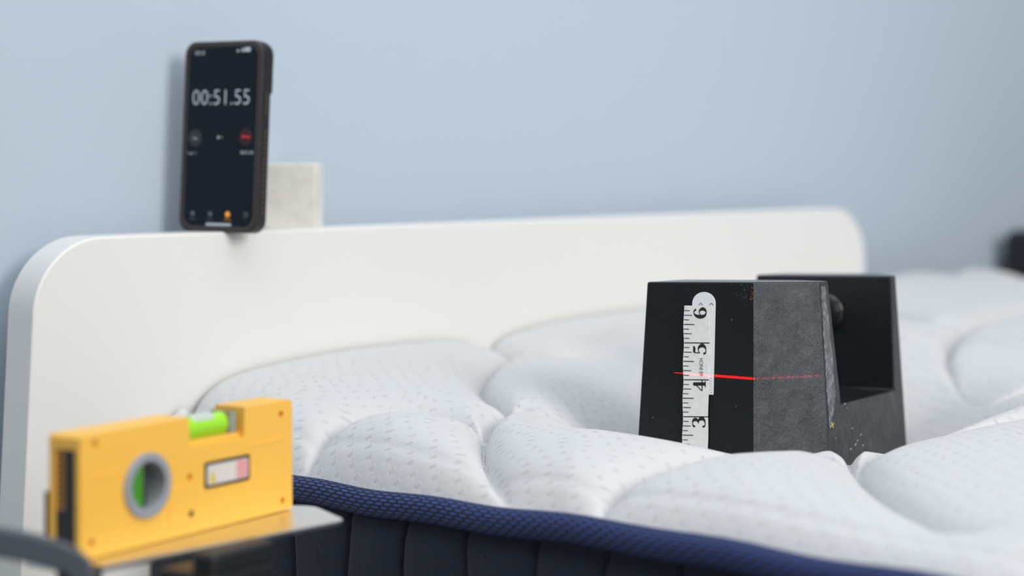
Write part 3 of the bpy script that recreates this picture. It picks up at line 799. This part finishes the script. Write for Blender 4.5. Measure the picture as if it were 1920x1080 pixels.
# ------------------------------------------------------------------ laser level
LD = Vector((0.5314, 0.8473, 0)); LANG = math.atan2(LD.y, LD.x)
LP = Vector((-0.2239, 0.94, EYE - 0.2025))
def level():
    r = empty('laser_level', LP, LANG)      # local x along the body, local y to the back (away, left), z up
    tag(r, 'yellow laser spirit level with green vials on a steel plate', 'laser level')
    T, H, L = 0.0225, 0.0650, 0.1735
    # front outline with the slot for the top vial
    out = [(0.0015, 0), (L-0.0015, 0), (L, 0.0015), (L, H-0.0015), (L-0.002, H+0.0005), (0.1300, H+0.0005), (0.1295, 0.0485), (0.0835, 0.0490), (0.0827, H), (0.0015, H-0.0003), (0, H-0.002), (0, 0.0015)]
    def quick(vs, fs):
        me = bpy.data.meshes.new('t'); me.from_pydata([tuple(v_) for v_ in vs], [], fs)
        bm = bmesh.new(); bm.from_mesh(me); bmesh.ops.recalc_face_normals(bm, faces=bm.faces); bm.to_mesh(me); bm.free()
        o = bpy.data.objects.new('t', me); COL.objects.link(o); return o
    def pr(pts, y0, y1):
        n_ = len(pts)
        return quick([(x, y0, z) for x, z in pts] + [(x, y1, z) for x, z in pts],
                     [list(range(n_)), list(range(2*n_-1, n_-1, -1))] + [[i, (i+1) % n_, n_+(i+1) % n_, n_+i] for i in range(n_)])
    body = pr(out, 0, T)
    cx, cz, R = 0.0491, 0.0322, 0.0178
    cuts = [pr(disc_pts(cx, cz, R-0.001, n=40), -0.002, 0.014)]
    for sx, sz in HOLES: cuts.append(pr(disc_pts(sx, sz, 0.0021, n=16), -0.001, 0.003))
    # recess in the left end
    cuts.append(pr([(-0.002, 0.006), (0.0025, 0.006), (0.0025, 0.0570), (-0.002, 0.0570)], 0.0035, T-0.004))
    dg0 = None
    for c in cuts:
        md = body.modifiers.new('b', 'BOOLEAN'); md.operation = 'DIFFERENCE'; md.object = c; md.solver = 'EXACT'
    dg = bpy.context.evaluated_depsgraph_get(); dg.update()
    me = bpy.data.meshes.new_from_object(body.evaluated_get(dg))
    for o in [body] + cuts: bpy.data.objects.remove(o)
    me.materials.clear()
    finish('body', me, M_yel, r, bevel=0.0008, seg=2)
    for sx, sz in HOLES:
        dk = (sx, sz) == HOLES[2]
        plate('screw', disc_pts(sx, sz, 0.0018, n=16), (-0.0008 if dk else 0.0022), 0.0008, M_black if dk else M_yel2, r)
    # round window
    ring('vial_ring', cx, cz, R*0.72, R, -0.0022, 0.0128, M_greyring, r)
    plate('vial_backing', disc_pts(cx, cz, R-0.0012, n=36), 0.0132, 0.0006, M_dark, r)
    cyl('plumb_vial', (cx-0.0030, 0.0068, cz-0.0115), (cx-0.0030, 0.0068, cz+0.0115), 0.0052, M_dgreen, r)
    box('vial_holder', (cx+0.0030, 0.0045, cz-0.0118), (cx+0.0050, 0.0130, cz+0.0118), M_dark, r)
    # top vial in its slot
    cyl('top_vial', (0.0845, T*0.45, 0.0570), (0.1200, T*0.45, 0.0570), 0.0068, M_green, r, bevel=0.0008)
    cyl('bubble', (0.092, T*0.45-0.001, 0.0602), (0.111, T*0.45-0.001, 0.0602), 0.0046, M_bub, r, bevel=0.002)
    box('vial_cradle', (0.0835, 0.0015, 0.0485), (0.1270, T-0.002, 0.0512), M_yel, r, bevel=0.0005)
    box('vial_end', (0.1205, 0.003, 0.0512), (0.1262, T-0.004, 0.0640), M_clear, r, bevel=0.0006)
    # sticker
    plate('label_frame', rrect(0.0385, 0.0148, 0.0012, 4, 0.0954, 0.0232), -0.0006, 0.0008, M_black, r)
    plate('label_print', rrect(0.0350, 0.0112, 0.0008, 4, 0.0971, 0.0250), -0.0008, 0.0003, M_sticker, r)
    plate('warning_triangle', [(0.0985, 0.0262), (0.1045, 0.0262), (0.1015, 0.0335)], -0.0010, 0.0003, M_symb, r)
    plate('pink_panel', rrect(0.0090, 0.0100, 0.0006, 3, 0.1222, 0.0256), -0.0010, 0.0003, M_spink, r)
    # fine moulded lines
    plate('moulded_rib', [(0.133, 0.0418), (0.165, 0.0425), (0.165, 0.0437), (0.133, 0.0430)], -0.0004, 0.0006, M_yel, r)
    plate('moulded_rib', [(0.006, 0.0408), (0.028, 0.0408), (0.028, 0.0420), (0.006, 0.0420)], -0.0004, 0.0006, M_yel, r)
    plate('moulded_boss', rrect(0.018, 0.022, 0.002, 4, 0.0665, 0.006), -0.0005, 0.0007, M_yel, r, bevel=0.0002)
    # black inset in the left end, scale strip, back flange
    prism('end_cover', [(0.0006, 0.0036, 0.0061), (0.0006, 0.0120, 0.0061), (0.0006, 0.0120, 0.0569), (0.0006, 0.0036, 0.0569)], (0.0018, 0, 0), M_black, r)
    prism('end_scale', [(0.0008, 0.0120, 0.0250), (0.0008, T-0.0041, 0.0250), (0.0008, T-0.0041, 0.0569), (0.0008, 0.0120, 0.0569)], (0.0016, 0, 0), M_yel2, r)
    prism('end_cover', [(0.0007, 0.0120, 0.0061), (0.0007, T-0.0041, 0.0061), (0.0007, T-0.0041, 0.0250), (0.0007, 0.0120, 0.0250)], (0.0016, 0, 0), M_black, r)
    for k in range(8):
        z = 0.027 + k*0.0037
        prism('scale_mark', [(0.0006, 0.0130, z), (0.0006, T-0.0052, z), (0.0006, T-0.0052, z+0.0016), (0.0006, 0.0130, z+0.0016)], (0.0004, 0, 0), M_black, r)
    box('back_flange', (0.0015, T, 0.008), (L-0.01, T+0.0030, 0.0315), M_yel2, r, bevel=0.0006)
    box('magnet_strip', (0.0015, T+0.0030, 0.010), (L-0.01, T+0.0055, 0.0335), M_black, r, bevel=0.0006)
    # laser window at the far end
    cyl('laser_window', (L, T*0.5, 0.058), (L+0.0012, T*0.5, 0.058), 0.0035, M_black, r, n=20)
HOLES = []
def lev_sz(x, y):
    nn = Vector((LD.y, -LD.x, 0)); p = onplane(x, y, nn, nn.dot(Vector((LP.x, LP.y, 0))))
    return ((p - LP).dot(LD), p.z - LP.z)
for q in ((178, 832), (356, 895), (357, 963), (527, 777), (530, 945), (172, 1018)):
    s_, z_ = lev_sz(*q)
    HOLES.append((s_, max(0.006, min(0.060, z_))))
level()

# red laser fan: a real lamp in the window of the level that only throws a thin sheet of light
def laser():
    l = bpy.data.lights.new('laser_lamp', 'SPOT')
    l.energy = 1.0; l.color = (1.0, 0.01, 0.02); l.shadow_soft_size = 0.0; l.spot_size = math.radians(50); l.spot_blend = 0.0
    src = LP + LD*(0.1735 + 0.006) + Vector((-LD.y, LD.x, 0))*-0.008; src.z = EYE - 0.1400
    A = onplane(1262, 698.5, FN, FC); B = onplane(1418, 710.5, FN, FC)
    nn = (A - src).cross(B - src).normalized()
    o = bpy.data.objects.new('laser_lamp', l); o.location = src
    tgt = (A + B)/2
    o.rotation_euler = (tgt - src).to_track_quat('-Z', 'Y').to_euler()
    COL.objects.link(o)
    SGN = 1.0
    # left limit of the fan
    dirA = (A - src).normalized(); dirB = (B - src).normalized()
    E_ = onplane(1543, 705, HN, HC); dirE = (E_ - src).normalized()
    axis = dirB; side = nn.cross(axis).normalized()       # in the plane, across
    if side.dot(dirA) < 0: side = -side
    lim = side.dot(dirA)
    limE = side.dot(dirE)
    l.use_nodes = True
    t = l.node_tree; t.nodes.clear()
    out = t.nodes.new('ShaderNodeOutputLight'); em = t.nodes.new('ShaderNodeEmission'); g = t.nodes.new('ShaderNodeNewGeometry')
    t.links.new(em.outputs[0], out.inputs[0])
    def dot(vec):
        d = t.nodes.new('ShaderNodeVectorMath'); d.operation = 'DOT_PRODUCT'
        t.links.new(g.outputs['Incoming'], d.inputs[0]); d.inputs[1].default_value = vec
        return d.outputs['Value']
    def mth(op, a_, b_=0.0, clamp=False):
        m_ = t.nodes.new('ShaderNodeMath'); m_.operation = op; m_.use_clamp = clamp
        for i, v_ in enumerate((a_, b_)):
            if isinstance(v_, (int, float)): m_.inputs[i].default_value = v_
            else: t.links.new(v_, m_.inputs[i])
        return m_.outputs[0]
    off = mth('ABSOLUTE', dot(nn))
    sd = mth('MAXIMUM', mth('MULTIPLY', dot(side), SGN), 0.0)                      # 0 at the corner, lim at the left end
    fade = mth('MULTIPLY', mth('SUBTRACT', lim, sd), 1/(lim*0.55), clamp=True)
    rs = mth('MAXIMUM', mth('MULTIPLY', dot(side), -SGN), 0.0)
    fade = mth('MULTIPLY', fade, mth('LESS_THAN', rs, abs(limE)*3.6))
    wdt = mth('ADD', mth('MULTIPLY', fade, 0.0022), 0.0003)
    core = mth('SUBTRACT', 1.0, mth('DIVIDE', off, wdt), clamp=True)
    core = mth('MULTIPLY', mth('POWER', core, 0.6), mth('POWER', fade, 0.5))
    em.inputs['Color'].default_value = (1, 0.01, 0.02, 1)
    t.links.new(mth('MULTIPLY', core, 170.0), em.inputs['Strength'])
laser()

# ------------------------------------------------------------------ stand under the level
def stand():
    zp = -0.2030
    r = empty('level_stand', (W(440, 1000, 0.96).x, 0.955, 0.0))
    tag(r, 'stand with steel plate and black clamp under yellow laser level', 'stand')
    def pl(s, t): return Vector((LP.x, LP.y, 0)) + LD*s + Vector((LD.y, -LD.x, 0))*t
    q = [pl(-0.012, 0.014), pl(0.165, 0.047), pl(0.190, 0.004), pl(0.172, -0.032), pl(-0.012, -0.032)]
    # rounded corners
    pts = []
    for i, p in enumerate(q):
        a_, b_ = q[i-1], q[(i+1) % len(q)]
        da = (a_-p).normalized(); db = (b_-p).normalized(); rr = 0.008
        for k in range(7):
            tt = k/6; pts.append((p + da*rr)*(1-tt)**2 + p*2*tt*(1-tt) + (p + db*rr)*tt**2)
    pts = [Vector((p.x, p.y, EYE + zp)) for p in pts]
    prism('steel_plate', inv(r, pts), (0, 0, -0.0032), M_steel, r, bevel=0.0008)
    # clamp gripping the near edge
    c0 = W(384, 1012, 0.925); c1 = W(500, 1012, 0.965)
    dx = Vector((c1.x-c0.x, c1.y-c0.y, 0)); nn = Vector((-dx.y, dx.x, 0)).normalized()
    def clampbox(name, z0, z1, t0, t1, bev, e=0.0):
        b_ = [Vector((c0.x, c0.y, 0)) - dx*e + nn*t0, Vector((c1.x, c1.y, 0)) + dx*e + nn*t0, Vector((c1.x, c1.y, 0)) + dx*e + nn*t1, Vector((c0.x, c0.y, 0)) - dx*e + nn*t1]
        return prism(name, inv(r, [Vector((p.x, p.y, EYE + z0)) for p in b_]), (0, 0, z1 - z0), M_black, r, bevel=bev, seg=4)
    clampbox('clamp_jaw', -0.2085, -0.1955, -0.006, 0.010, 0.003)
    clampbox('clamp_body', -0.300, -0.2065, -0.006, 0.034, 0.003)
    p = inv(r, [Vector((c0.x, c0.y, 0)) + dx*0.5 + nn*0.016])[0]
    cyl('post', (p.x, p.y, 0.02), (p.x, p.y, EYE - 0.298), 0.013, M_black, r)
    cyl('foot', (p.x, p.y, 0.0), (p.x, p.y, 0.022), 0.11, M_black, r, n=48, bevel=0.004)
    # under block at the left end
    u0 = [W(100, 1064, 0.90), W(196, 1064, 0.93)]
    a_, b_ = u0
    prism('bracket', inv(r, [Vector((a_.x, a_.y, EYE-0.212)), Vector((b_.x, b_.y, EYE-0.212)), Vector((c0.x, c0.y+0.01, EYE-0.212)), Vector((c0.x, c0.y+0.03, EYE-0.212)), Vector((a_.x, a_.y+0.03, EYE-0.212))]), (0, 0, -0.03), M_black, r, bevel=0.003)
    prism('bracket', inv(r, [W(104, 1068, 0.90), W(176, 1074, 0.90), W(180, 1190, 0.90), W(104, 1190, 0.90)]), (0, 0.02, 0), M_black, r, bevel=0.002)
    # blue-grey metal bar coming in from the left
    d = 0.87
    out = [(-420, 905), (-200, 948), (0, 989), (60, 1000), (110, 1014), (148, 1030), (170, 1050), (182, 1080), (188, 1120), (190, 1150), (150, 1150), (140, 1095), (122, 1076), (96, 1068), (60, 1058), (0, 1047), (-200, 1005), (-420, 962)]
    g = r
    o = prism('arm', inv(g, [W(x, y, d + (x)*0.00003) for x, y in out]), (-0.004, 0.014, -0.002), M_barm, g, bevel=0.0022)
    o['label'] = 'dull blue-grey metal arm at the lower left'
stand()

# ------------------------------------------------------------------ dark furniture beyond the bed
def cabinet():
    u0, v1 = 2.155, WALLV - 0.02
    r = empty('bedside_cabinet', UV(u0, v1 - 0.30, -EYE), ANG)
    tag(r, 'black bedside cabinet beyond far side of bed at right edge', 'cabinet')
    zt = EYE - 0.078
    box('body', (0, 0, 0.05), (0.42, 0.30, zt), M_furn, r, bevel=0.012)
    for k in range(2):
        z0 = 0.10 + k*0.30
        d_ = box('drawer', (0.02, -0.014, z0), (0.40, -0.001, z0 + 0.27), M_furn, r, bevel=0.003)
        box('handle', (0.16, -0.03, z0 + 0.20), (0.26, -0.0145, z0 + 0.212), M_steel, d_)
    for fx, fy in ((0.02, 0.02), (0.36, 0.02), (0.02, 0.24), (0.36, 0.24)):
        box('foot', (fx, fy, 0), (fx+0.04, fy+0.04, 0.05), M_furn, r)
cabinet()
